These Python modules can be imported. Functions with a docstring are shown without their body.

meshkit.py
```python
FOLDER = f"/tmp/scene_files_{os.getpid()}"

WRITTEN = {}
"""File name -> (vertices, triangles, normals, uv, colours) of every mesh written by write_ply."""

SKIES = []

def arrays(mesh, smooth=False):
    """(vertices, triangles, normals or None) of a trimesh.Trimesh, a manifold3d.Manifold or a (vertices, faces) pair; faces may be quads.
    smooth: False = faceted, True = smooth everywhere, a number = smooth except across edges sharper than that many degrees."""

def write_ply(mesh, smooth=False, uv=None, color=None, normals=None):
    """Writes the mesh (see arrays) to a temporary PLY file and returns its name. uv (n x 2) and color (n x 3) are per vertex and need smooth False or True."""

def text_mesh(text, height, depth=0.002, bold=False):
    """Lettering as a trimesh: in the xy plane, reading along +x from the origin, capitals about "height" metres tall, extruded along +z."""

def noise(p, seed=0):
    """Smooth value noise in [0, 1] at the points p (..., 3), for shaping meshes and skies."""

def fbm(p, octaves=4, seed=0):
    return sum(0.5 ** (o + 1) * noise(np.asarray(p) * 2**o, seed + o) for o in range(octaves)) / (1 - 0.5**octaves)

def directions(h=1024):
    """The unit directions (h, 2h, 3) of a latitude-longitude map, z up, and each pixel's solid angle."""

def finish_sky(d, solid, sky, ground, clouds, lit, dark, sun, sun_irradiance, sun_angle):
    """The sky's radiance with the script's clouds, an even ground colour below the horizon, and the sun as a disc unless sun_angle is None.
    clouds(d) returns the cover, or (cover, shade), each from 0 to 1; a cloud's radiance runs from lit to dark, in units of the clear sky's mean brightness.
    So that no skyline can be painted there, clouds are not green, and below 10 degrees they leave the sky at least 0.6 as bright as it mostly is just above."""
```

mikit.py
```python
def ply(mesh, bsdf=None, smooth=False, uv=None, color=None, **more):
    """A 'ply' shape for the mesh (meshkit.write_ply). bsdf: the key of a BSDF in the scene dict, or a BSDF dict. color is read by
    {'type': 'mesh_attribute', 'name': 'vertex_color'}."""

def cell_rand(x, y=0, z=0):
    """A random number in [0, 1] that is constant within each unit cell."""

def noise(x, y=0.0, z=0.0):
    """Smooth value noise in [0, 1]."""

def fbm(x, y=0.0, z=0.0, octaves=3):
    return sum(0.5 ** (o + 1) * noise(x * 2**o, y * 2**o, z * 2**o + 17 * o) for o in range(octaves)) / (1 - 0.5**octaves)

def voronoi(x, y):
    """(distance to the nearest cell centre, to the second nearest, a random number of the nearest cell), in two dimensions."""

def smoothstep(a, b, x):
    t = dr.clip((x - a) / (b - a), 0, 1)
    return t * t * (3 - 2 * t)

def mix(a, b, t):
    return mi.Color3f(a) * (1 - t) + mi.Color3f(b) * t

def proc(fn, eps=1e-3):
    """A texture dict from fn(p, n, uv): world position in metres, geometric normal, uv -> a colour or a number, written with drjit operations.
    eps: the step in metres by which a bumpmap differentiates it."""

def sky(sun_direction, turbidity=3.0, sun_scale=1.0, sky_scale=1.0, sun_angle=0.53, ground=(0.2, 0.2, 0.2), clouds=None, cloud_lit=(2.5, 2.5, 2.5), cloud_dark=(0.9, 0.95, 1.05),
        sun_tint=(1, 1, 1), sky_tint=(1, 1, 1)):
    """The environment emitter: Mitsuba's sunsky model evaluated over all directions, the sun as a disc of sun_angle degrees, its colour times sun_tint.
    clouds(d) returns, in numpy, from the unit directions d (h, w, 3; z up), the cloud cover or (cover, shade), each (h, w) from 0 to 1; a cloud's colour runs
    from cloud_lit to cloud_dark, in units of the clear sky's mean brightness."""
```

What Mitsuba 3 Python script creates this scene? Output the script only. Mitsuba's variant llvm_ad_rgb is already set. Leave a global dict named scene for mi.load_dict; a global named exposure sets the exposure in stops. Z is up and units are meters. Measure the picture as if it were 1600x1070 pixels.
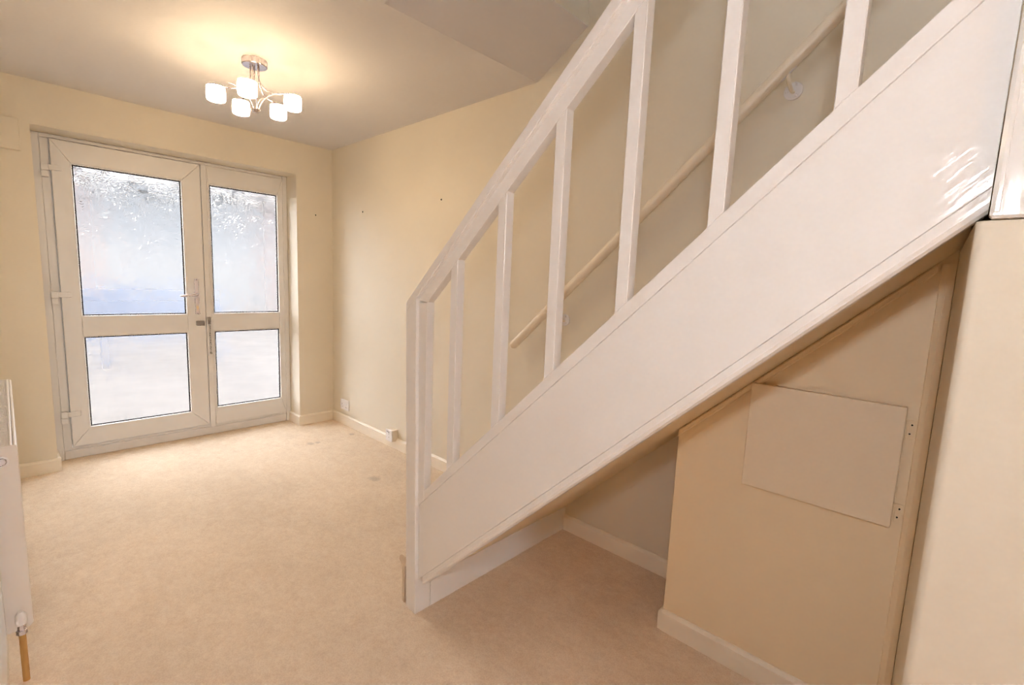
import math
import numpy as np
import trimesh
import mitsuba as mi
import drjit as dr
import mikit
import meshkit
from mikit import proc, noise, fbm, smoothstep, mix
from shapely.geometry import Polygon

scene, labels = {}, {}
T = mi.ScalarTransform4f

# ------------------------------------------------------------------ camera, sky, light, exposure
F_PX = 742.07
CAM = [0.0, 0.0, 1.3107]
RIGHT = np.array([0.68469701, -0.72767953, 0.0408963])
DOWN = np.array([-0.06537678, -0.11720765, -0.9909532])
FWD = np.array([0.72588972, 0.67582903, -0.12782507])
M = np.eye(4)
M[:3, 0], M[:3, 1], M[:3, 2], M[:3, 3] = -RIGHT, -DOWN, FWD, CAM
scene['camera'] = {'type': 'perspective', 'fov_axis': 'x', 'fov': math.degrees(2 * math.atan(800 / F_PX)),
                   'near_clip': 0.02, 'far_clip': 200.0, 'to_world': T(M.tolist())}
scene['type'] = 'scene'


def cloud_cover(d):
    n = meshkit.fbm(d * [2.5, 2.5, 5.0] + 3.1, 4, seed=5)
    return 0.75 + 0.25 * n, 0.5 * meshkit.fbm(d * 3.0 + 9.0, 3, seed=8)


scene['sky'] = mikit.sky([0.75, -0.2, 0.75], turbidity=4.0, sun_scale=2.5, sky_scale=10.6, ground=(0.5, 0.5, 0.5),
                         clouds=cloud_cover, cloud_lit=(1.6, 1.6, 1.62), cloud_dark=(1.0, 1.02, 1.06))
# the photographer's flash with its diffuser dome, a few centimetres wide, just above and left of the lens
FLASH_AT, FLASH_RGB = [-0.10, -0.06, 1.59], [138.0, 142.0, 150.0]
LAMP_RGB = [8.4, 6.3, 4.0]
FILL_GLOBE_RGB = [4.2, 2.0, 0.5]    # added warm fill globe behind the camera
exposure = 2.4

# ------------------------------------------------------------------ measures (metres)
XR, YD, ZC = 1.9915, 4.0388, 2.35          # right wall, door wall, ceiling
XL = -0.09                                  # left wall
XF, XN = 1.036, 1.022                       # face of stringer and balustrade, face of newel and near wall
YO = 1.746                                  # edge of the ceiling at the stairwell
YF = 4.22                                   # face of the door frame


def seam(y): return 1.781 - 0.943 * y
def rail_low(y): return 1.8305 - 0.9496 * y
def mid(y): return 1.467 - 0.939 * y
def bottom(y): return 1.429 - 0.9386 * y
def rail_open(y): return 2.509 - 0.9275 * y
def groove(y): return 2.558 - 0.9215 * y
def rail_top(y): return 2.604 - 0.926 * y
def soffit_z(y): return bottom(y) + 0.022


# ------------------------------------------------------------------ mesh helpers
def box(x0, x1, y0, y1, z0, z1, c=0.0):
    if c <= 0:
        m = trimesh.creation.box((x1 - x0, y1 - y0, z1 - z0))
        m.apply_translation(((x0 + x1) / 2, (y0 + y1) / 2, (z0 + z1) / 2))
        return m
    p = []
    for x, sx in ((x0, c), (x1, -c)):
        for y, sy in ((y0, c), (y1, -c)):
            for z, sz in ((z0, c), (z1, -c)):
                p += [(x, y + sy, z + sz), (x + sx, y, z + sz), (x + sx, y + sy, z)]
    return trimesh.convex.convex_hull(np.array(p))


def inset(poly, c):
    q = Polygon(poly).buffer(-c, join_style=2)
    return np.array(q.exterior.coords)[:-1]


def prism(poly, a0, a1, axis, c=0.002):
    """convex polygon, extruded along the axis from a0 to a1 with chamfered edges. axis 0: poly is (y, z); 1: (x, z); 2: (x, y)"""
    poly = np.array(poly, float)
    layers = [(poly, a0 + c), (poly, a1 - c)]
    if c > 0:
        small = inset(poly, c)
        layers += [(small, a0), (small, a1)]
    pts = []
    for q, a in layers:
        pts.append(np.insert(q, axis, a, axis=1))
    return trimesh.convex.convex_hull(np.vstack(pts))


def extrude(poly, a0, a1, axis):
    m = trimesh.creation.extrude_polygon(poly if isinstance(poly, Polygon) else Polygon(poly), a1 - a0, engine='earcut')
    v = np.array(m.vertices)
    v[:, 2] += a0
    if axis == 0:
        m.vertices = v[:, [2, 0, 1]]
    elif axis == 1:
        m.vertices = v[:, [0, 2, 1]]
        m.invert()
    else:
        m.vertices = v
    return m


def tube(pts, r, n=14, caps=True):
    pts = np.array(pts, float)
    r = np.broadcast_to(np.asarray(r, float), len(pts))
    tan = np.gradient(pts, axis=0)
    tan /= np.linalg.norm(tan, axis=1, keepdims=True)
    u = np.cross(tan[0], [0.3, 0.5, 0.81])
    u /= np.linalg.norm(u)
    a = np.arange(n) / n * 2 * np.pi
    rings = []
    for p, t, q in zip(pts, tan, r):
        u = u - t * (u @ t)
        u /= np.linalg.norm(u)
        w = np.cross(t, u)
        rings.append(p + q * (np.cos(a)[:, None] * u + np.sin(a)[:, None] * w))
    v = np.vstack(rings)
    f = []
    for i in range(len(pts) - 1):
        for k in range(n):
            k2 = (k + 1) % n
            f += [(i * n + k, i * n + k2, (i + 1) * n + k2), (i * n + k, (i + 1) * n + k2, (i + 1) * n + k)]
    if caps:
        v = np.vstack([v, pts[0], pts[-1]])
        c0, c1, e = len(v) - 2, len(v) - 1, (len(pts) - 1) * n
        for k in range(n):
            k2 = (k + 1) % n
            f += [(c0, k2, k), (c1, e + k, e + k2)]
    return trimesh.Trimesh(v, np.array(f), process=False)


def curve(ctrl, n=24):
    from scipy.interpolate import CubicSpline
    c = np.array(ctrl, float)
    t = np.r_[0, np.cumsum(np.linalg.norm(np.diff(c, axis=0), axis=1))]
    return CubicSpline(t, c)(np.linspace(0, t[-1], n))


def revolve(profile, n=40, at=(0, 0, 0)):
    m = trimesh.creation.revolve(np.array(profile, float), sections=n)
    m.apply_translation(at)
    if m.volume < 0:
        m.invert()
    return m


def cyl(p, q, r, n=24, c=0.0):
    p, q = np.array(p, float), np.array(q, float)
    d = (q - p) / np.linalg.norm(q - p)
    if c > 0:
        return tube([p, p + d * 1e-4, p + d * c, q - d * c, q - d * 1e-4, q], [r - c, r - c, r, r, r - c, r - c], n)
    return tube([p, q], r, n)


def loft_rects(loops, close=False):
    """loops of (x0, x1, z0, z1, y): a moulding that runs around a rectangle"""
    v, f, n = [], [], 4
    for x0, x1, z0, z1, y in loops:
        v += [(x0, y, z0), (x1, y, z0), (x1, y, z1), (x0, y, z1)]
    L = len(loops)
    for i in range(L if close else L - 1):
        j = (i + 1) % L
        for k in range(4):
            k2 = (k + 1) % 4
            f += [(i * 4 + k, i * 4 + k2, j * 4 + k2), (i * 4 + k, j * 4 + k2, j * 4 + k)]
    return trimesh.Trimesh(np.array(v), np.array(f), process=False)


def cat(*ms):
    return trimesh.util.concatenate([trimesh.Trimesh(m.vertices, m.faces, process=False) for m in ms])


# ------------------------------------------------------------------ bookkeeping
def put(key, mesh, bsdf, smooth=False, **more):
    base, n = key, 0
    while key in scene:
        n += 1
        key = f'{base}_{n:03d}'
    scene[key] = mikit.ply(mesh, bsdf, smooth, **more) if not isinstance(mesh, dict) else {**mesh, **more}
    return key


def thing(key, label, category, group=None):
    labels[key] = {'label': label, 'category': category}
    if group:
        labels[key]['group'] = group


def struct(key, label=None):
    labels[key] = {'kind': 'structure'}
    if label:
        labels[key]['label'] = label


def note(key, label):
    labels[key] = {'label': label}


# ------------------------------------------------------------------ materials
def rgb(*c):
    return {'type': 'rgb', 'value': list(c)}


def paint(col, var=0.03, scale=1.7):
    def fn(p, n, uv):
        k = fbm(p.x * scale + 3, p.y * scale, p.z * scale, 3) - 0.5
        g = noise(p.x * 160, p.y * 160, p.z * 160) - 0.5
        return mi.Color3f(*col) * (1 + var * 2 * k + 0.02 * g)
    return proc(fn)


def roller(p, n, uv):
    return fbm(p.x * 260, p.y * 260, p.z * 260, 2) + 2.0 * noise(p.x * 30, p.y * 30, p.z * 30)


def wall_paint(col, alpha=0.45, scale=0.00025):
    return {'type': 'twosided', 'b': {'type': 'bumpmap', 'tex': proc(roller, 0.002), 'scale': scale,
            'bsdf': {'type': 'roughplastic', 'diffuse_reflectance': paint(col), 'alpha': alpha, 'int_ior': 1.38}}}


scene['cream_paint'] = wall_paint((0.87, 0.80, 0.665))
scene['ceiling_paint'] = wall_paint((0.88, 0.85, 0.83), 0.5)
scene['nook_paint'] = wall_paint((0.92, 0.77, 0.55), 0.3)
scene['panel_paint'] = wall_paint((0.91, 0.785, 0.605), 0.3)
scene['skirting_paint'] = {'type': 'twosided', 'b': {'type': 'roughplastic', 'diffuse_reflectance': rgb(0.85, 0.78, 0.66), 'alpha': 0.18}}


def brushed(p, n, uv):
    # brush marks along the slope of the stairs
    s, t = p.y * 0.729 - p.z * 0.684, p.y * 0.684 + p.z * 0.729
    return 1.3 * noise(s * 16, t * 150, p.x * 150) + 0.5 * noise(s * 50, t * 420, p.x * 420) + 0.6 * noise(s * 9, t * 70, p.x * 70)


def brushed_up(p, n, uv):
    return 1.3 * noise(p.y * 150, p.z * 16, p.x * 150) + 0.5 * noise(p.y * 420, p.z * 50, p.x * 420) + 0.6 * noise(p.y * 70, p.z * 9, p.x * 70)


def gloss(fn, col=(0.80, 0.79, 0.775), scale=0.0004, alpha=0.035):
    return {'type': 'twosided', 'b': {'type': 'bumpmap', 'tex': proc(fn, 0.001), 'scale': scale,
            'bsdf': {'type': 'roughplastic', 'diffuse_reflectance': paint(col, 0.015), 'alpha': alpha}}}


scene['gloss_slope'] = gloss(brushed)
scene['gloss_strip'] = gloss(brushed, scale=0.0003)
scene['gloss_upright'] = gloss(brushed_up, scale=0.00045)
scene['gloss_rail'] = {'type': 'twosided', 'b': {'type': 'roughplastic', 'diffuse_reflectance': paint((0.80, 0.79, 0.775), 0.015), 'alpha': 0.09}}
scene['rail_paint'] = {'type': 'twosided', 'b': {'type': 'roughplastic', 'diffuse_reflectance': rgb(0.84, 0.75, 0.62), 'alpha': 0.12}}
scene['upvc'] = {'type': 'twosided', 'b': {'type': 'roughplastic', 'diffuse_reflectance': rgb(0.72, 0.71, 0.70), 'alpha': 0.16}}
scene['gasket_black'] = {'type': 'twosided', 'b': {'type': 'roughplastic', 'diffuse_reflectance': rgb(0.015, 0.015, 0.017), 'alpha': 0.3}}
scene['white_plastic'] = {'type': 'twosided', 'b': {'type': 'roughplastic', 'diffuse_reflectance': rgb(0.80, 0.79, 0.80), 'alpha': 0.1}}
scene['grey_print'] = {'type': 'twosided', 'b': {'type': 'diffuse', 'reflectance': rgb(0.18, 0.18, 0.19)}}
scene['dark_hole'] = {'type': 'twosided', 'b': {'type': 'diffuse', 'reflectance': rgb(0.03, 0.022, 0.018)}}
scene['enamel'] = {'type': 'twosided', 'b': {'type': 'roughplastic', 'diffuse_reflectance': rgb(0.80, 0.75, 0.70), 'alpha': 0.12}}
scene['chrome'] = {'type': 'twosided', 'b': {'type': 'roughconductor', 'material': 'Cr', 'alpha': 0.07, 'specular_reflectance': rgb(1.0, 0.97, 0.93)}}
scene['satin_steel'] = {'type': 'twosided', 'b': {'type': 'roughconductor', 'material': 'Cr', 'alpha': 0.25}}
scene['old_steel'] = {'type': 'twosided', 'b': {'type': 'roughconductor', 'specular_reflectance': rgb(0.30, 0.28, 0.26), 'material': 'none', 'alpha': 0.25}}
scene['brass'] = {'type': 'twosided', 'b': {'type': 'roughconductor', 'specular_reflectance': rgb(0.75, 0.52, 0.24), 'material': 'none', 'alpha': 0.25}}
scene['copper_old'] = {'type': 'twosided', 'b': {'type': 'principled', 'base_color': proc(lambda p, n, uv: mix((0.62, 0.42, 0.17), (0.52, 0.27, 0.09), fbm(p.x * 60, p.y * 60, p.z * 25, 3))), 'metallic': 0.6, 'roughness': 0.35}}
scene['glass'] = {'type': 'dielectric', 'int_ior': 1.5, 'ext_ior': 1.0}
scene['opal_glass'] = {'type': 'twosided', 'b': {'type': 'roughplastic', 'diffuse_reflectance': rgb(0.85, 0.82, 0.76), 'alpha': 0.08}}


def carpet_colour(p, n, uv):
    big = fbm(p.x * 2.3 + 5, p.y * 2.3, 0.0, 3)
    mid_ = fbm(p.x * 26, p.y * 17, p.z * 26, 3)
    fine = noise(p.x * 330, p.y * 330, p.z * 330)
    grain = fbm(p.x * 75, p.y * 60, p.z * 75, 2)
    c = mix((0.60, 0.47, 0.345), (0.80, 0.685, 0.55), -0.05 + 0.35 * mid_ + 0.35 * grain + 0.4 * fine)
    c = c * (0.90 + 0.2 * big)
    # worn spots and the dents left by furniture
    for x, y, r in ((1.55, 3.53, 0.035), (1.60, 3.52, 0.03), (1.90, 3.54, 0.03), (1.57, 2.64, 0.05)):
        d = dr.sqrt(dr.square((p.x - x)) + dr.square((p.y - y) * 0.8)) / r + 0.9 * (mid_ - 0.5)
        c = c * (1 - 0.22 * smoothstep(1.0, 0.3, d))
    return c


def carpet_bump(p, n, uv):
    return fbm(p.x * 210, p.y * 210, p.z * 210, 2) + 2.2 * fbm(p.x * 28, p.y * 19, p.z * 28, 2)


scene['carpet'] = {'type': 'twosided', 'b': {'type': 'bumpmap', 'tex': proc(carpet_bump, 0.002), 'scale': 0.0022,
                   'bsdf': {'type': 'diffuse', 'reflectance': proc(carpet_colour)}}}
scene['outside_paving'] = {'type': 'diffuse', 'reflectance': proc(lambda p, n, uv: mi.Color3f(0.083, 0.083, 0.086) * (0.85 + 0.3 * fbm(p.x * 3, p.y * 3, 0, 3)))}
scene['render_white'] = {'type': 'twosided', 'b': {'type': 'diffuse', 'reflectance': rgb(0.155, 0.161, 0.168)}}
scene['brick_pink'] = {'type': 'twosided', 'b': {'type': 'diffuse', 'reflectance': rgb(0.16, 0.143, 0.142)}}
scene['roof_grey'] = {'type': 'twosided', 'b': {'type': 'diffuse', 'reflectance': rgb(0.11, 0.11, 0.11)}}
scene['band_blue'] = {'type': 'twosided', 'b': {'type': 'roughplastic', 'diffuse_reflectance': rgb(0.112, 0.132, 0.178), 'alpha': 0.1}}

# the flash: a small diffuser dome that fires all round, so that the ceiling above the camera lights the hall too
dome = trimesh.creation.icosphere(3, 0.03)
dome.apply_translation(FLASH_AT)
scene['camera_flash'] = {**mikit.ply(dome, 'opal_glass', True), 'emitter': {'type': 'area', 'radiance': rgb(*FLASH_RGB)}}
thing('camera_flash', 'small white flash dome beside the camera, lighting the hall', 'flash')

# ------------------------------------------------------------------ the room
XB0, YB0, ZU = -3.0, -3.0, 4.75   # unseen room behind the camera, laid out to bounce light; the upper landing

put('floor', box(XB0, XR + 0.1, YB0, 4.30, -0.1, 0.0), 'carpet')
struct('floor')

# ceiling with the stairwell cut out
hole = Polygon([(1.075, -2.2), (XR, -2.2), (XR, YO), (1.075, YO)])
slab = Polygon([(XB0, YB0), (XR + 0.001, YB0), (XR + 0.001, YD + 0.3), (XB0, YD + 0.3)]).difference(hole.buffer(0.0005, join_style=2))
put('ceiling', extrude(slab, ZC, ZC + 0.18, 2), 'ceiling_paint')
struct('ceiling')

# door wall with the opening
DX0, DX1, DZ1 = 0.166, 1.687, 2.100
poly = Polygon([(XL - 0.2, 0), (DX0, 0), (DX0, DZ1), (DX1, DZ1), (DX1, 0), (XR + 0.3, 0), (XR + 0.3, ZC), (XL - 0.2, ZC)])
put('wall_back', extrude(poly, YD, 4.34, 1), 'cream_paint')
struct('wall_back')
put('wall_right', box(XR, XR + 0.25, YB0, YD, 0, ZU), 'cream_paint')
struct('wall_right')
put('wall_left', cat(box(XL - 0.2, XL, 1.75, YD, 0, ZC)), 'cream_paint')
struct('wall_left')
put('wall_left_001', box(XB0, XL - 0.2, 1.75, 1.95, 0, ZC), 'cream_paint')
struct('wall_left_001')
put('wall_left_002', box(XB0 - 0.2, XB0, YB0, 1.95, 0, ZC), 'cream_paint')
struct('wall_left_002')
front = Polygon([(XB0, 0), (-0.7, 0), (-0.7, 2.1), (-0.15, 2.1), (-0.15, 0), (XR, 0), (XR, ZC), (XB0, ZC)])  # unseen open doorway, placed to bring daylight from behind the camera
put('wall_front', extrude(front, YB0 - 0.25, YB0, 1), 'cream_paint')
struct('wall_front')

# near wall under the upper flight, its end turned towards the cupboard, with a rounded plaster corner
a = np.radians(np.linspace(180, 92, 7))
arc = [(XN + 0.014 + 0.014 * math.cos(t), -0.018 + 0.014 * math.sin(t)) for t in a]
plan = [(XN, YB0)] + arc + [(1.666, 0.014), (XR, 0.014), (XR, YB0)]
put('wall_stair', extrude(Polygon(plan), 0, 1.4305, 2), 'cream_paint', 25)
struct('wall_stair')
put('wall_stair_001', box(1.032, 1.09, YB0, -0.03, 1.4305, ZC), 'cream_paint')
struct('wall_stair_001')

# cupboard side under the stairs
CY1, XP = 0.694, 1.6656
put('wall_cupboard', extrude(Polygon([(0.0145, 0), (CY1, 0), (CY1, soffit_z(CY1)), (0.0145, soffit_z(0.0145))]), XP, XR, 0), 'nook_paint')
struct('wall_cupboard')

# stairwell: sloping bulkhead, upper wall, landing walls and upper ceiling
YU, ZB = 1.443, 2.53
bulk = Polygon([(YO, ZC), (YO + 0.3, ZC + 0.18), (YO + 0.3, ZB + 0.2), (YU, ZB + 0.002), (YU, ZB)])
put('wall_landing', extrude(bulk, 1.075, XR, 0), 'ceiling_paint')
put('wall_landing_003', box(1.075, XR, YU, YU + 0.2, ZB + 0.002, ZU), 'cream_paint')
struct('wall_landing_003')
struct('wall_landing')
lw = Polygon([(-2.2, ZC + 0.18), (YU, ZC + 0.18), (YU, ZU), (-2.2, ZU)], [[(-0.9, 3.0), (0.35, 3.0), (0.35, 3.45), (-0.9, 3.45)]])  # out-of-view opening, placed to light the bulkhead and upper wall
put('wall_landing_001', extrude(lw, 0.9, 1.075, 0), 'cream_paint')
struct('wall_landing_001')
put('wall_landing_002', box(0.9, XR, -2.4, -2.2, ZC, ZU), 'cream_paint')
struct('wall_landing_002')
put('ceiling_001', box(0.9, XR + 0.1, -2.4, YU + 0.3, ZU, ZU + 0.1), 'ceiling_paint')
struct('ceiling_001')


# skirting boards
def skirt_profile(h=0.086, t=0.015):
    return [(0, 0), (t, 0), (t, h - 0.012), (t * 0.55, h - 0.003), (t * 0.3, h), (0, h)]


def skirting(key, face, along, a0, a1, sign, h=0.086, t=0.015):
    """a board on the wall face at x (along='y') or y (along='x')"""
    prof = [(face + sign * d, z) for d, z in skirt_profile(h, t)]
    if along == 'y':
        m = prism([(q, z) for q, z in prof], a0, a1, 1, 0)
    else:
        m = prism([(q, z) for q, z in prof], a0, a1, 0, 0)
    k = put(key, m, 'skirting_paint')
    struct(k)
    return k


skirting('baseboard_right', XR, 'y', 1.55, YD, -1)
skirting('baseboard_right_001', XR, 'y', CY1, 1.45, -1, 0.083)
skirting('baseboard_back', YD, 'x', DX1, XR - 0.015, -1)
skirting('baseboard_back_001', YD, 'x', XL + 0.02, DX0 + 0.015, -1)
skirting('baseboard_back_002', DX1, 'y', YD - 0.015, 4.232, -1)
skirting('baseboard_back_003', DX0, 'y', YD, 4.232, 1)
skirting('baseboard_left', XL, 'y', 1.75, YD - 0.015, 1, 0.09, 0.022)
skirting('baseboard_cupboard', XP, 'y', 0.02, CY1 + 0.0, -1, 0.084)
skirting('baseboard_cupboard_001', CY1, 'x', XP - 0.012, XR, 1, 0.084)

# mouldings where the cupboard meets the end of the near wall and the soffit
put('trim_1', prism([(XP - 0.012, 0.015), (XP, 0.015), (XP, 0.044), (XP - 0.005, 0.042), (XP - 0.012, 0.030)], 0.084, 1.40, 2, 0), 'nook_paint')
struct('trim_1')
put('trim_2', prism([(XP - 0.010, 0.0145), (XP, 0.0145), (XP, 0.022), (XP - 0.010, 0.020)], 0.0, 0.083, 2, 0), 'nook_paint')
struct('trim_2')
ys = (0.046, CY1)
put('trim_3', prism([(ys[0], soffit_z(ys[0]) - 0.028), (ys[1], soffit_z(ys[1]) - 0.028), (ys[1], soffit_z(ys[1]) - 0.002), (ys[0], soffit_z(ys[0]) - 0.002)], XP - 0.012, XP - 0.0001, 0, 0.004), 'nook_paint')
struct('trim_3')

# ------------------------------------------------------------------ staircase
ST = 'staircase'
thing(ST, 'white painted open-sided staircase with slanting rail of square balusters, rising to the right', 'staircase')
# newel, leaning a little as in the photograph
lean = 0.024
newel = prism([(1.412, 0), (1.474, 0), (1.474 + lean, 1.216), (1.412 + lean, 1.2575)], XN, XN + 0.074, 0, 0.002)
put(ST + '__newel_post', newel, 'gloss_rail')
YE = -0.016
# stringer: wide board, its lower edge covered by a rounded strip
put(ST + '__stringer', prism([(1.414, seam(1.414)), (1.414, mid(1.414) + 0.001), (YE, mid(YE) + 0.001), (YE, seam(YE))], XF, XF + 0.034, 0, 0.0007), 'gloss_slope')


def strip_section(y):
    z0, z1 = bottom(y), mid(y)
    w = 0.04
    return [(XF - 0.001, y, z1), (XF - 0.0015, y, z0 + 0.016), (XF + 0.003, y, z0 + 0.006), (XF + 0.011, y, z0), (XF + w, y, z0), (XF + w, y, z1)]


strip = trimesh.convex.convex_hull(np.array(strip_section(1.3845) + strip_section(YE)))
put(ST + '__edge_strip', strip, 'gloss_strip', 20)
# balustrade
RX0, RX1 = XF, XF + 0.032
put(ST + '__bottom_rail', prism([(1.387, seam(1.387) + 0.0012), (1.387, rail_low(1.387)), (YE, rail_low(YE)), (YE, seam(YE) + 0.0012)], RX0, RX1, 0, 0.0015), 'gloss_rail')
YT = -0.35
put(ST + '__top_rail', prism([(1.387, rail_open(1.387)), (1.435, groove(1.435) - 0.008), (1.435, groove(1.435) + 0.004), (YT, groove(YT) + 0.004), (YT, rail_open(YT))], RX0, RX1, 0, 0.0015), 'gloss_rail')
hr = prism([(1.498, groove(1.498) - 0.002), (1.498, rail_top(1.498) - 0.003), (1.488, rail_top(1.488)), (YT, rail_top(YT)), (YT, groove(YT))], XN - 0.001, XN + 0.074, 0, 0.003)
put(ST + '__handrail', hr, 'gloss_rail')
put(ST + '__end_stile', prism([(1.387, seam(1.387) + 0.001), (1.4365, seam(1.4365) + 0.001), (1.4365, rail_open(1.4365) + 0.04), (1.387, rail_open(1.387) + 0.0)], RX0 - 0.0005, RX1 + 0.0005, 0, 0.0015), 'gloss_rail')
BAL = [(1.2245, 1.2585), (1.0095, 1.0440), (0.8035, 0.8370), (0.5890, 0.6220), (0.3790, 0.4115), (0.1715, 0.2045), (-0.036, -0.003)]
for y0, y1 in BAL:
    put(ST + '__baluster', prism([(y0, rail_low(y0) - 0.001), (y1, rail_low(y1) - 0.001), (y1, rail_open(y1) + 0.001), (y0, rail_open(y0) + 0.001)], RX0 - 0.0005, RX1 + 0.0005, 0, 0.0018), 'gloss_rail')
# back board under the lowest step
put(ST + '__base_board', prism([(XN + 0.075, 0), (XR - 0.001, 0), (XR - 0.001, 0.125), (XN + 0.075, 0.125)], 1.4105, 1.434, 1, 0.0015), 'gloss_upright')
note(ST + '__base_board', 'plain white board on the carpet below the lowest step')
# sloping soffit
so = prism([(1.4345, soffit_z(1.4345)), (1.4345, soffit_z(1.4345) + 0.02), (0.0, soffit_z(0.0) + 0.02), (0.0, soffit_z(0.0))], XF + 0.041, XR - 0.001, 0, 0)
put(ST + '__soffit', so, 'nook_paint')
# carpeted steps
rise, going = 0.2, 0.213
yf, z = 1.515, 0.0
for k in range(13):
    yb = 1.40 if k == 0 else yf - going
    z1 = z + rise
    nose = [(yf + 0.026 * math.cos(t) - 0.004, z1 - 0.022 + 0.022 * math.sin(t)) for t in np.radians(np.linspace(90, -90, 9))]
    prof = [(yb, z1), *nose, (yf, z1 - 0.05), (yf, z), (yf - 0.014, z), (yf - 0.014, z1 - 0.04), (yb, z1 - 0.04)]
    if z1 > 2.7:
        break
    m = extrude(Polygon(prof), XF + 0.0345 if k else XN + 0.0745, XR - 0.001, 0)
    if k == 0:   # the lowest nosing runs on in front of the newel
        m = cat(m, extrude(Polygon(prof).intersection(Polygon([(1.477, -1), (2, -1), (2, 1), (1.477, 1)])), XN + 0.010, XN + 0.0745, 0))
    put(ST + '__carpeted_step', m, 'carpet', 40)
    yf, z = yb, z1
# wall string up the right wall is hidden; casing that ends the flight above the near wall
put('casing_board', box(1.006, 1.0315, -0.30, -0.017, 1.432, 2.345, 0.004), 'gloss_upright')
put('casing_board__bead', box(1.003, 1.0062, -0.0275, -0.0205, 1.44, 2.34, 0.0012), 'gloss_upright')
thing('casing_board', 'white glossy upright board at the right edge, where the stair stringer ends above the wall', 'board')

# ------------------------------------------------------------------ pole handrail on the wall
WH = 'wall_handrail'
thing(WH, 'cream round pole handrail fixed to the wall beside the stairs', 'handrail')
RXW = 1.926


def pole_z(y): return 0.952 + (1.79 - y) * 0.908


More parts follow.
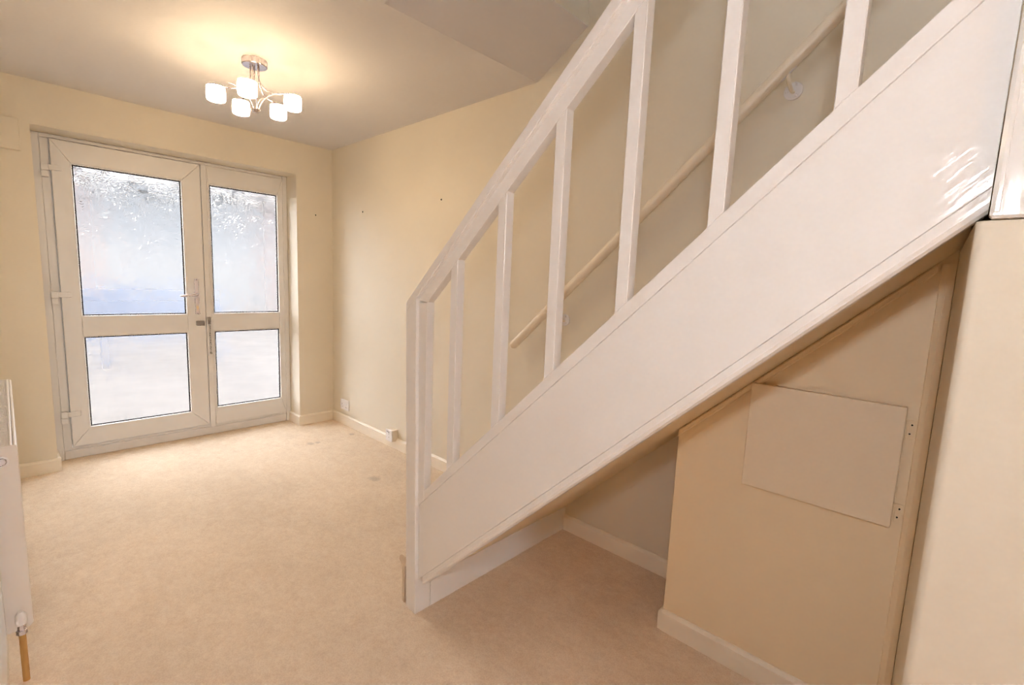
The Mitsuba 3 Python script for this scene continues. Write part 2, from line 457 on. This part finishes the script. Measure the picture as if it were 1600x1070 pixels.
yy = np.array([1.79, 1.789, 1.784, 1.6, 1.0, 0.4, -0.3])
put(WH + '__pole', tube([(RXW, y, pole_z(y)) for y in yy], [0.013, 0.018, 0.0225, 0.0225, 0.0225, 0.0225, 0.0225], 24), 'rail_paint', 40)
pd = np.array([0, -1, 0.908]) / np.linalg.norm([0, 1, 0.908])
for by, bz in ((1.483, 1.122), (0.523, 2.028)):
    plate = cyl((XR - 0.0005, by, bz), (XR - 0.006, by, bz), 0.031, 32, 0.0015)
    k = put(WH + '__bracket', plate, 'white_plastic', 30)
    note(k, 'white round wall bracket with an arm')
    top = np.array([RXW + 0.003, by + 0.006, pole_z(by + 0.006) - 0.0295])
    put(k + '__arm', tube(curve([(XR - 0.006, by, bz - 0.004), (XR - 0.03, by + 0.001, bz - 0.002), (RXW + 0.008, by + 0.004, bz + 0.02), tuple(top)], 14), 0.0065, 14), 'rail_paint', 40)
    m = cat(*[box(-0.006, 0.006, -0.032, 0.032, -0.0015, 0.0015, 0.0005)])
    ang = math.atan2(pd[2], -pd[1])
    rot = trimesh.transformations.rotation_matrix(-ang, [1, 0, 0])
    m.apply_transform(rot)
    m.apply_translation(top + [0, 0, 0.0])
    put(k + '__saddle', m, 'white_plastic')
    for q in (90, 210, 330):
        sy, sz = by + 0.021 * math.cos(math.radians(q + 25)), bz + 0.021 * math.sin(math.radians(q + 25))
        put(k + '__screw', cyl((XR - 0.0055, sy, sz), (XR - 0.0072, sy, sz), 0.0042, 12, 0.0006), 'satin_steel', 30)

# ------------------------------------------------------------------ access panel on the cupboard
put('access_panel', box(XP - 0.022, XP - 0.004, 0.068, 0.4595, 0.6735, 1.0165, 0.0012), 'panel_paint')
thing('access_panel', 'cream flat rectangular access panel fixed on the cupboard wall under the stairs', 'panel')
put('access_panel__batten', box(XP - 0.004, XP, 0.09, 0.44, 0.70, 0.99), 'nook_paint')
for zc in (0.955, 0.715):
    put('access_panel__hinge', cat(box(XP - 0.0035, XP, 0.0465, 0.068, zc - 0.026, zc + 0.026, 0.0008), cyl((XP - 0.005, 0.066, zc - 0.026), (XP - 0.005, 0.066, zc + 0.026), 0.003, 10)), 'nook_paint')
    for s, dz in enumerate((0.013, -0.012)):
        put('access_panel__hinge%s__screw' % ('' if zc > 0.9 else '_001'), cyl((XP - 0.0034, 0.054 + 0.003 * s, zc + dz), (XP - 0.0042, 0.054 + 0.003 * s, zc + dz), 0.0024, 8), 'dark_hole')

# ------------------------------------------------------------------ door and side light
D = 'door_1'
struct(D)


def member(key, poly, y0, y1, bsdf='upvc', c=0.003):
    return put(key, prism(poly, y0, y1, 1, c), bsdf)


def rect(x0, x1, z0, z1):
    return [(x0, z0), (x1, z0), (x1, z1), (x0, z1)]


JF = 4.232
# fixed outer frame
for q in (rect(DX0 + 0.001, 0.207, 0.0, DZ1 - 0.001), rect(0.2072, 0.250, 0.06, 2.075)):
    member(D + '__frame_jamb', q, JF + (0.0 if q[0][0] < 0.2 else 0.010), 4.33)
member(D + '__frame_jamb', rect(1.650, DX1 - 0.001, 0.0, DZ1 - 0.001), JF - 0.002, 4.33)
member(D + '__frame_head', rect(0.2072, 1.6498, 2.076, DZ1 - 0.001), JF, 4.33)
member(D + '__mullion', rect(1.060, 1.096, 0.0605, 2.0755), JF - 0.010, 4.33)
sill = cat(box(0.2072, 1.6498, 4.236, 4.33, 0.0, 0.06, 0.004), box(0.2072, 1.6498, 4.242, 4.33, 0.06, 0.078, 0.002))
put(D + '__sill', sill, 'upvc')
# hinged leaf: mitred stiles and rails
LX0, LX1, LZ0, LZ1 = 0.252, 1.056, 0.086, 2.072
GX0, GX1 = 0.344, 0.938
GU, GL = (0.962, 1.940), (0.205, 0.830)
g = 0.0006
LY0, LY1 = YF, 4.285
member(D + '__leaf_stile', [(LX0, LZ0 + g), (GX0 - g, GL[0]), (GX0 - g, GU[1]), (LX0, LZ1 - g)], LY0, LY1)
member(D + '__leaf_stile', [(LX1, LZ0 + g), (GX1 + g, GL[0]), (GX1 + g, GU[1]), (LX1, LZ1 - g)], LY0, LY1)
member(D + '__leaf_rail', [(LX0 + g, LZ0), (LX1 - g, LZ0), (GX1, GL[0] - g), (GX0, GL[0] - g)], LY0, LY1)
member(D + '__leaf_rail', [(LX0 + g, LZ1), (LX1 - g, LZ1), (GX1, GU[1] + g), (GX0, GU[1] + g)], LY0, LY1)
member(D + '__leaf_rail', rect(GX0, GX1, GL[1], GU[0]), LY0 + 0.001, LY1)
# side light
SX0, SX1 = 1.110, 1.607
SU, SL = (0.964, 1.942), (0.214, 0.830)
W = 'window_1'
struct(W)
SY0 = YF + 0.008
member(W + '__rail', [(1.0965, 2.0755), (1.6495, 2.0755), (SX1, SU[1]), (SX0, SU[1])], SY0, LY1)
member(W + '__rail', rect(1.0965, SX1, SL[1], SU[0]), SY0 + 0.001, LY1)
member(W + '__rail', [(1.0965, 0.079), (1.6495, 0.079), (SX1, SL[0]), (SX0, SL[0])], SY0, LY1)
member(W + '__stile', [(1.0965, 0.0795), (SX0 - 0.0005, SL[0]), (SX0 - 0.0005, SU[1]), (1.0965, 2.075)], SY0, LY1, c=0.002)
member(W + '__stile', [(1.6498, 0.0795), (SX1 + 0.0005, SL[0]), (SX1 + 0.0005, SU[1]), (1.6498, 2.075)], SY0, LY1)


def swirl(x, z):
    """height of the patterned face: feathery, curling grooves"""
    p = np.stack([x, z, np.zeros_like(x)], -1)
    wx = meshkit.fbm(p * 9.0 + 1.7, 2, seed=3) - 0.5
    wz = meshkit.fbm(p * 9.0 + 7.7, 2, seed=4) - 0.5
    q = np.stack([x + 0.16 * wx, z * 0.8 + 0.16 * wz, np.zeros_like(x)], -1)
    ang = 2.6 * np.pi * meshkit.fbm(q * 6.0, 2, seed=6)
    phase = 2 * np.pi * (np.cos(ang) * x * 28 + np.sin(ang) * z * 28 + 3.2 * meshkit.fbm(q * 11, 2, seed=9) * 3)
    amp = 0.5 + 0.8 * meshkit.noise(p * 14 + 4, seed=12)
    return 0.0007 * amp * np.sin(phase) + 0.003 * meshkit.fbm(p * 16, 2, seed=21)


def pane(x0, x1, z0, z1, y):
    nx, nz = int((x1 - x0) / 0.003), int((z1 - z0) / 0.003)
    X, Z = np.meshgrid(np.linspace(x0, x1, nx), np.linspace(z0, z1, nz), indexing='ij')
    edge = np.minimum(np.minimum(X - x0, x1 - X), np.minimum(Z - z0, z1 - Z))
    Yb = y + 0.007 + swirl(X, Z) * np.clip(edge / 0.008, 0, 1)
    idx = np.arange(nx * nz).reshape(nx, nz)
    a, b, c, d = idx[:-1, :-1].ravel(), idx[1:, :-1].ravel(), idx[1:, 1:].ravel(), idx[:-1, 1:].ravel()
    back = np.stack([X, Yb, Z], -1).reshape(-1, 3)
    fb = np.vstack([np.stack([a, c, b], 1), np.stack([a, d, c], 1)])
    n = len(back)
    fr = np.array([(x0, y, z0), (x1, y, z0), (x1, y, z1), (x0, y, z1)])
    ff = np.array([(n, n + 1, n + 2), (n, n + 2, n + 3)])
    # four edge faces, own vertices
    v, f = [back, fr], [fb, ff]
    m = n + 4
    for p, q in ((0, 1), (1, 2), (2, 3), (3, 0)):
        s = np.array([fr[p], fr[q], fr[q] + [0, 0.007, 0], fr[p] + [0, 0.007, 0]])
        v.append(s)
        f.append(np.array([(m, m + 2, m + 1), (m, m + 3, m + 2)]))
        m += 4
    return trimesh.Trimesh(np.vstack(v), np.vstack(f), process=False)


def glaze(owner, x0, x1, z0, z1):
    yb = YF + 0.002
    put(owner + '__glazing_bead', loft_rects([(x0 - 0.0004, x1 + 0.0004, z0 - 0.0004, z1 + 0.0004, yb), (x0 + 0.002, x1 - 0.002, z0 + 0.002, z1 - 0.002, yb - 0.001), (x0 + 0.007, x1 - 0.007, z0 + 0.007, z1 - 0.007, yb + 0.012), (x0 - 0.0004, x1 + 0.0004, z0 - 0.0004, z1 + 0.0004, yb + 0.016)], True), 'upvc')
    k = put(owner + '__gasket', loft_rects([(x0 + 0.0065, x1 - 0.0065, z0 + 0.0065, z1 - 0.0065, yb + 0.010), (x0 + 0.0125, x1 - 0.0125, z0 + 0.0125, z1 - 0.0125, yb + 0.0125), (x0 + 0.0125, x1 - 0.0125, z0 + 0.0125, z1 - 0.0125, yb + 0.02), (x0 + 0.001, x1 - 0.001, z0 + 0.001, z1 - 0.001, yb + 0.02)], True), 'gasket_black')
    if k.endswith('gasket'):
        note(k, 'thin black rubber gasket around the pane')
    k = put(owner + '__pane', pane(x0 + 0.002, x1 - 0.002, z0 + 0.002, z1 - 0.002, yb + 0.021), 'glass', 30)
    if k.endswith('pane'):
        note(k, 'pane of obscured glass with a curling feathery pattern')


glaze(D, GX0, GX1, *GU)
glaze(D, GX0, GX1, *GL)
glaze(W, SX0, SX1, *SU)
glaze(W, SX0, SX1, *SL)
# hinges on the left
for zc in (1.876, 1.085, 0.292):
    k = put(D + '__hinge', cat(box(0.2055, 0.2385, YF - 0.016, JF + 0.0095, zc - 0.001, zc + 0.040, 0.002), box(0.2385, 0.302, YF - 0.012, YF, zc + 0.004, zc + 0.037, 0.002)), 'upvc')
    put(k + '__knuckle', box(0.2055, 0.2385, YF - 0.015, JF + 0.0095, zc - 0.040, zc - 0.003, 0.002), 'upvc')
# lever handle on its long plate
hp = box(0.988, 1.016, YF - 0.011, YF, 0.962, 1.232, 0.003)
put(D + '__handle_plate', hp, 'satin_steel')
note(D + '__handle_plate', 'long satin metal handle plate with a lever and keyhole')
put(D + '__handle_plate__lever', cat(cyl((1.002, YF - 0.010, 1.112), (1.002, YF - 0.045, 1.112), 0.010, 18, 0.001),
    tube(curve([(1.004, YF - 0.044, 1.112), (0.985, YF - 0.047, 1.112), (0.95, YF - 0.050, 1.110), (0.905, YF - 0.048, 1.104), (0.888, YF - 0.044, 1.101)], 14), [0.006, 0.008, 0.009] + [0.009] * 8 + [0.008, 0.007, 0.004], 12)), 'satin_steel', 40)
put(D + '__handle_plate__keyhole', cat(cyl((1.002, YF - 0.0105, 1.020), (1.002, YF - 0.0135, 1.020), 0.0085, 16), box(0.998, 1.006, YF - 0.0135, YF - 0.0105, 0.995, 1.016)), 'brass')
for zc in (1.224, 0.970):
    put(D + '__handle_plate__screw', cyl((1.002, YF - 0.0105, zc), (1.002, YF - 0.012, zc), 0.0035, 10), 'dark_hole')
put(D + '__chain_keep', cat(box(0.990, 1.045, YF - 0.010, YF, 0.876, 0.914, 0.002), box(1.030, 1.041, YF - 0.013, YF - 0.0095, 0.884, 0.906, 0.001)), 'old_steel')
note(D + '__chain_keep', 'small metal keep plate of the door chain')
# security chain hanging from its bracket on the mullion
YM = JF - 0.010
put(D + '__chain_bracket', cat(box(1.068, 1.088, YM - 0.008, YM, 0.885, 0.940, 0.002), cyl((1.078, YM - 0.007, 0.897), (1.078, YM - 0.018, 0.897), 0.008, 14, 0.001)), 'old_steel')
link = trimesh.creation.torus(0.0075, 0.0017, major_sections=14, minor_sections=8)
link.apply_scale([0.8, 1.5, 1.0])
zl = 0.880
for i in range(12):
    m = link.copy()
    m.apply_transform(trimesh.transformations.rotation_matrix(math.pi / 2, [1, 0, 0]))
    m.apply_transform(trimesh.transformations.rotation_matrix(math.pi / 2 * (i % 2) + 0.3 * math.sin(i * 2.1), [0, 0, 1]))
    m.apply_translation((1.0785 + 0.0012 * math.sin(i * 1.3), YM - 0.012, zl))
    put(D + '__chain_link', m, 'old_steel', True)
    zl -= 0.0185
put(D + '__chain_end', revolve([(0, -0.009), (0.006, -0.008), (0.008, 0), (0.006, 0.008), (0, 0.009)], 14, (1.0785, YM - 0.012, zl)), 'old_steel', 40)

# ------------------------------------------------------------------ boxing at the top left of the door
put('boxing', box(XL + 0.001, 0.120, YD - 0.022, YD - 0.0005, 1.938, 2.113, 0.002), 'cream_paint')
thing('boxing', 'cream flat square-edged cover box on the wall left of the door head', 'cover box')

# ------------------------------------------------------------------ radiator
RD = 'radiator'
thing(RD, 'white panel radiator with grille top on the left wall', 'radiator')
RY0, RY1, RZ0, RZ1 = 2.03, 3.20, 0.160, 0.757
RX_B, RX_F = -0.064, -0.004
# front panel with shallow vertical flutes
ysamp, xsamp = [], []
for i in np.linspace(RY0 + 0.02, RY1 - 0.02, 700):
    ysamp.append(i)
    ph = ((i - RY0) / 0.0333) % 1.0
    xsamp.append(RX_F + (0.0 if ph < 0.55 else -0.006 * math.sin((ph - 0.55) / 0.45 * math.pi)))
zr = [RZ0 + 0.004, RZ0 + 0.02, RZ0 + 0.03, RZ1 - 0.03, RZ1 - 0.02, RZ1 - 0.012]
vv = []
for zi, zz in enumerate(zr):
    k = 0.0 if zi in (0, 1, 4, 5) else 1.0
    for y_, x_ in zip(ysamp, xsamp):
        vv.append((RX_F + (x_ - RX_F) * k - (0.004 if zi in (0, 5) else 0), y_, zz))
nY = len(ysamp)
ff = []
for zi in range(len(zr) - 1):
    i = np.arange(nY - 1) + zi * nY
    ff += [np.stack([i, i + 1, i + 1 + nY], 1), np.stack([i, i + 1 + nY, i + nY], 1)]
panel = trimesh.Trimesh(np.array(vv), np.vstack(ff), process=False)
put(RD + '__front_panel', cat(panel, box(RX_F - 0.012, RX_F - 0.0062, RY0 + 0.01, RY1 - 0.01, RZ0 + 0.004, RZ1 - 0.012)), 'enamel', 40)
put(RD + '__back_panel', box(RX_B + 0.004, RX_B + 0.014, RY0 + 0.01, RY1 - 0.01, RZ0 + 0.004, RZ1 - 0.012, 0.002), 'enamel')
for y0, y1 in ((RY0, RY0 + 0.004), (RY1 - 0.004, RY1)):
    k = put(RD + '__end_cover', prism([(RX_B, RZ0 - 0.002), (RX_F - 0.012, RZ0 - 0.002), (RX_F + 0.001, RZ0 + 0.012), (RX_F + 0.001, RZ1 - 0.008), (RX_F - 0.006, RZ1 + 0.002), (RX_B, RZ1 + 0.002)], y0, y1, 1, 0.0012), 'enamel')
put(RD + '__top_edge', cat(cyl((RX_F - 0.003, RY0 + 0.004, RZ1 - 0.004), (RX_F - 0.003, RY1 - 0.004, RZ1 - 0.004), 0.0045, 14), cyl((RX_F - 0.012, RY0 + 0.004, RZ1 - 0.001), (RX_F - 0.012, RY1 - 0.004, RZ1 - 0.001), 0.004, 14), cyl((RX_B + 0.005, RY0 + 0.004, RZ1 - 0.002), (RX_B + 0.005, RY1 - 0.004, RZ1 - 0.002), 0.004, 12)), 'enamel', 40)
for i in range(78):
    y_ = RY0 + 0.018 + i * 0.01478
    w = 0.0065 if i % 13 == 0 else 0.0030
    put(RD + '__grille_bar', box(RX_B + 0.008, RX_F - 0.013, y_ - w, y_ + w, RZ1 - 0.006, RZ1 - 0.0025), 'enamel')
put(RD + '__plug', cyl((RX_B + 0.026, RY0, RZ1 - 0.045), (RX_B + 0.026, RY0 - 0.008, RZ1 - 0.045), 0.011, 20, 0.002), 'satin_steel', 40)
note(RD + '__plug', 'round metal blanking plug in the radiator end')
put(RD + '__plug_ring', revolve([(0.0115, 0), (0.0165, 0), (0.0165, 0.002), (0.0115, 0.003), (0.0115, 0)], 24), 'white_plastic', 40,
    to_world=T().translate([RX_B + 0.026, RY0, RZ1 - 0.045]).rotate([1, 0, 0], 90))
# valve and pipe at the near end
vx, vy = -0.030, 2.006
put(RD + '__valve', cat(cyl((vx, RY0 - 0.001, 0.205), (vx, vy - 0.012, 0.205), 0.0125, 20, 0.002), revolve([(0, 0.038), (0.006, 0.037), (0.0125, 0.028), (0.0135, 0.0), (0.0125, -0.004), (0, -0.004)], 20, (vx, vy, 0.196))), 'white_plastic', 40)
note(RD + '__valve', 'cream plastic valve cap')
put(RD + '__valve_nut', cat(revolve([(0, 0.030), (0.009, 0.030), (0.009, 0.014), (0.013, 0.013), (0.013, 0.0), (0, 0.0)], 6, (vx, vy, 0.160))), 'satin_steel')
put(RD + '__pipe', tube([(vx, vy, 0.0), (vx, vy, 0.05), (vx, vy, 0.166)], 0.0085, 18), 'copper_old', 40)
note(RD + '__pipe', 'old brass-coloured pipe into the carpet')

# ------------------------------------------------------------------ sockets
thing('wall_socket', 'white double wall socket low beside the corner of the door wall', 'socket')
sy0, sy1, sz0, sz1 = 3.752, 3.898, 0.131, 0.222
put('wall_socket', box(XR - 0.009, XR, sy0, sy1, sz0, sz1, 0.002), 'white_plastic')
for yc in (3.787, 3.863):
    put('wall_socket__switch', box(XR - 0.012, XR - 0.009, yc - 0.018, yc - 0.008, 0.190, 0.206, 0.0008), 'white_plastic')
    for dy, dz, w, h in ((0, 0.026, 0.0022, 0.0045), (-0.011, 0.004, 0.0035, 0.002), (0.011, 0.004, 0.0035, 0.002)):
        put('wall_socket__pin_hole', box(XR - 0.0094, XR - 0.0088, yc + dy - w, yc + dy + w, 0.152 + dz - h, 0.152 + dz + h), 'dark_hole')
thing('telephone_socket', 'white deep square surface box low on the right wall, left of the newel', 'socket box')
bx0 = 1.936
put('telephone_socket', box(bx0 + 0.008, XR, 3.004, 3.086, 0.066, 0.152, 0.002), 'skirting_paint')
put('telephone_socket__face_plate', box(bx0, bx0 + 0.0085, 3.003, 3.087, 0.065, 0.153, 0.002), 'white_plastic')
for dy, dz, w, h in ((0.060, 0.072, 0.012, 0.003), (0.040, 0.068, 0.006, 0.0025), (0.042, 0.055, 0.0025, 0.006), (0.042, 0.028, 0.0025, 0.005), (0.075, 0.028, 0.002, 0.003)):
    put('telephone_socket__mark', box(bx0 - 0.0004, bx0 + 0.001, 3.003 + dy - w, 3.003 + dy + w, 0.065 + dz - h, 0.065 + dz + h), 'grey_print')

# wall plugs
for i, (p, d) in enumerate((((1.843, YD, 1.795), (0, -1, 0)), ((XR, 3.526, 1.807), (-1, 0, 0)), ((XR, 2.532, 1.818), (-1, 0, 0)))):
    p, d = np.array(p), np.array(d, float)
    k = put('screw', cyl(p, p + d * 0.004, 0.0055, 12, 0.001), 'dark_hole')
    thing(k, ('dark screw left in the door wall, right of the door', 'dark screw left in the right wall nearest the corner', 'dark screw left in the right wall above the newel')[i], 'screw')

# ------------------------------------------------------------------ ceiling light
CL = 'ceiling_light'
thing(CL, 'chrome five-armed ceiling light with glowing white glass shades', 'ceiling light')
LC = np.array([0.932, 2.700, 0.0])
can = revolve([(0, 0), (0.056, 0), (0.058, -0.002), (0.058, -0.026), (0.055, -0.030), (0, -0.031)], 48)
put(CL + '__ceiling_plate', can, 'chrome', 30, to_world=T().translate([LC[0], LC[1], ZC]))
ZS = 2.155
shade = revolve([(0.0425, 0.032), (0.0445, 0.033), (0.0470, 0.026), (0.0485, 0.0), (0.0470, -0.026), (0.0445, -0.033), (0.040, -0.0365), (0.037, -0.034), (0.037, -0.030), (0.0, -0.030), (0.0, -0.028), (0.0395, -0.028), (0.0425, 0.032)], 40)
cap = revolve([(0, 0.047), (0.010, 0.047), (0.012, 0.044), (0.026, 0.041), (0.042, 0.0375), (0.0445, 0.0345), (0.0, 0.034)], 32)
shade.apply_scale([0.88, 0.88, 0.93])
cap.apply_scale([0.88, 0.88, 0.93])
shade_ply = mikit.ply(shade, 'opal_glass', 40)
cap_ply = mikit.ply(cap, 'chrome', 40)
ANG = [(163, 0.170), (240, 0.176), (95, 0.168), (28, 0.156), (-46, 0.186)]
for i, (deg, RS) in enumerate(ANG):
    t = math.radians(deg)
    e = np.array([math.cos(t), math.sin(t), 0])
    s = np.array([-math.sin(t), math.cos(t), 0])
    at = LC + e * RS + [0, 0, ZS]
    a1 = curve([LC + e * 0.020 - s * 0.006 + [0, 0, ZC - 0.031], LC + e * 0.021 - s * 0.005 + [0, 0, 2.27], LC + e * 0.036 + [0, 0, 2.228], LC + e * 0.078 + s * 0.002 + [0, 0, 2.200], LC + e * 0.125 + [0, 0, 2.196], at + [0, 0, 0.041]], 30)
    k = put(CL + '__arm', tube(a1, 0.0033, 10), 'chrome', 60)
    c0 = LC + e * 0.010 + s * 0.005 + [0, 0, 2.117]
    a2 = curve([c0, LC + e * 0.022 + s * 0.010 + [0, 0, 2.150], LC + e * 0.055 + s * 0.018 + [0, 0, 2.190], LC + e * 0.095 + s * 0.026 + [0, 0, 2.206], LC + e * 0.125 + s * 0.032 + [0, 0, 2.208]], 24)
    put(CL + '__curl', tube(a2, np.r_[np.full(20, 0.0028), 0.0024, 0.002, 0.0016, 0.001], 10), 'chrome', 60)
    k = put(CL + '__shade', shade_ply, None, to_world=T().translate(at.tolist()), emitter={'type': 'area', 'radiance': rgb(*LAMP_RGB)})
    put(k + '__cap', cap_ply, None, to_world=T().translate(at.tolist()))
put(CL + '__finial', revolve([(0, -0.016), (0.006, -0.0155), (0.014, -0.011), (0.020, -0.003), (0.021, 0.0), (0.018, 0.003), (0, 0.004)], 28), 'chrome', 50, to_world=T().translate([LC[0], LC[1], 2.115]))

# added globe, out of view behind the camera, for warm fill light
GLB = 'added_fill_globe'
thing(GLB, 'added round white globe giving warm fill light, out of view behind the viewer', 'fill lamp')
put(GLB, revolve([(0.0, 0.16 * math.cos(t)) if i in (0, 24) else (0.16 * math.sin(t), 0.16 * math.cos(t)) for i, t in enumerate(np.linspace(0, math.pi, 25))], 32, (-0.75, -1.7, 1.95)), 'opal_glass', True, emitter={'type': 'area', 'radiance': rgb(*FILL_GLOBE_RGB)})
put(GLB + '__cord', cyl((-0.75, -1.7, 2.11), (-0.75, -1.7, ZC), 0.004, 10), 'white_plastic', 40)

# ------------------------------------------------------------------ outside, seen through the patterned glass
put('ground', box(-30, 30, 4.34, 40, -0.25, -0.12), 'outside_paving')
struct('ground')
put('ground_001', box(-30, -3.2, -30, 4.34, -0.25, -0.12), 'outside_paving')
put('ground_002', box(-3.2, 30, -30, -3.25, -0.25, -0.12), 'outside_paving')
struct('ground_002')
struct('ground_001')
HO = 'house'
thing(HO, 'pale house across the way, blurred by the patterned glass', 'house')
put(HO + '__wall', box(-6, 12, 15.0, 16, -0.12, 3.4), 'render_white')
put(HO + '__brick_panel', box(0.3, 1.5, 14.94, 15.0, -0.12, 3.3), 'brick_pink')
put(HO + '__brick_panel', box(5.3, 6.4, 14.94, 15.0, -0.12, 3.3), 'brick_pink')
put(HO + '__roof', prism([(14.6, 3.4), (19.0, 3.4), (19.0, 5.2)], -6.2, 12.2, 0, 0.0), 'roof_grey')
k = put(HO + '__window_frame', box(7.0, 8.5, 14.93, 14.999, 1.0, 2.3, 0.01), 'upvc')
put(k + '__glazing', box(7.08, 8.42, 14.92, 14.929, 1.08, 2.22), 'roof_grey')
FE = 'blue_band'  # boards stand in for a blurred blue shape of unknown kind
thing(FE, 'low pale blue boards outside, standing in for a blurred blue band behind the left door panes', 'fence')
for k in range(4):
    put(FE + '__board', box(-2.0, 2.3, 8.40, 8.425, 0.32 + 0.168 * k, 0.482 + 0.168 * k, 0.006), 'band_blue')
for x in (-1.9, -0.5, 0.9, 2.2):
    put(FE + '__post', box(x - 0.04, x + 0.04, 8.425, 8.505, -0.12, 1.02, 0.008), 'band_blue')
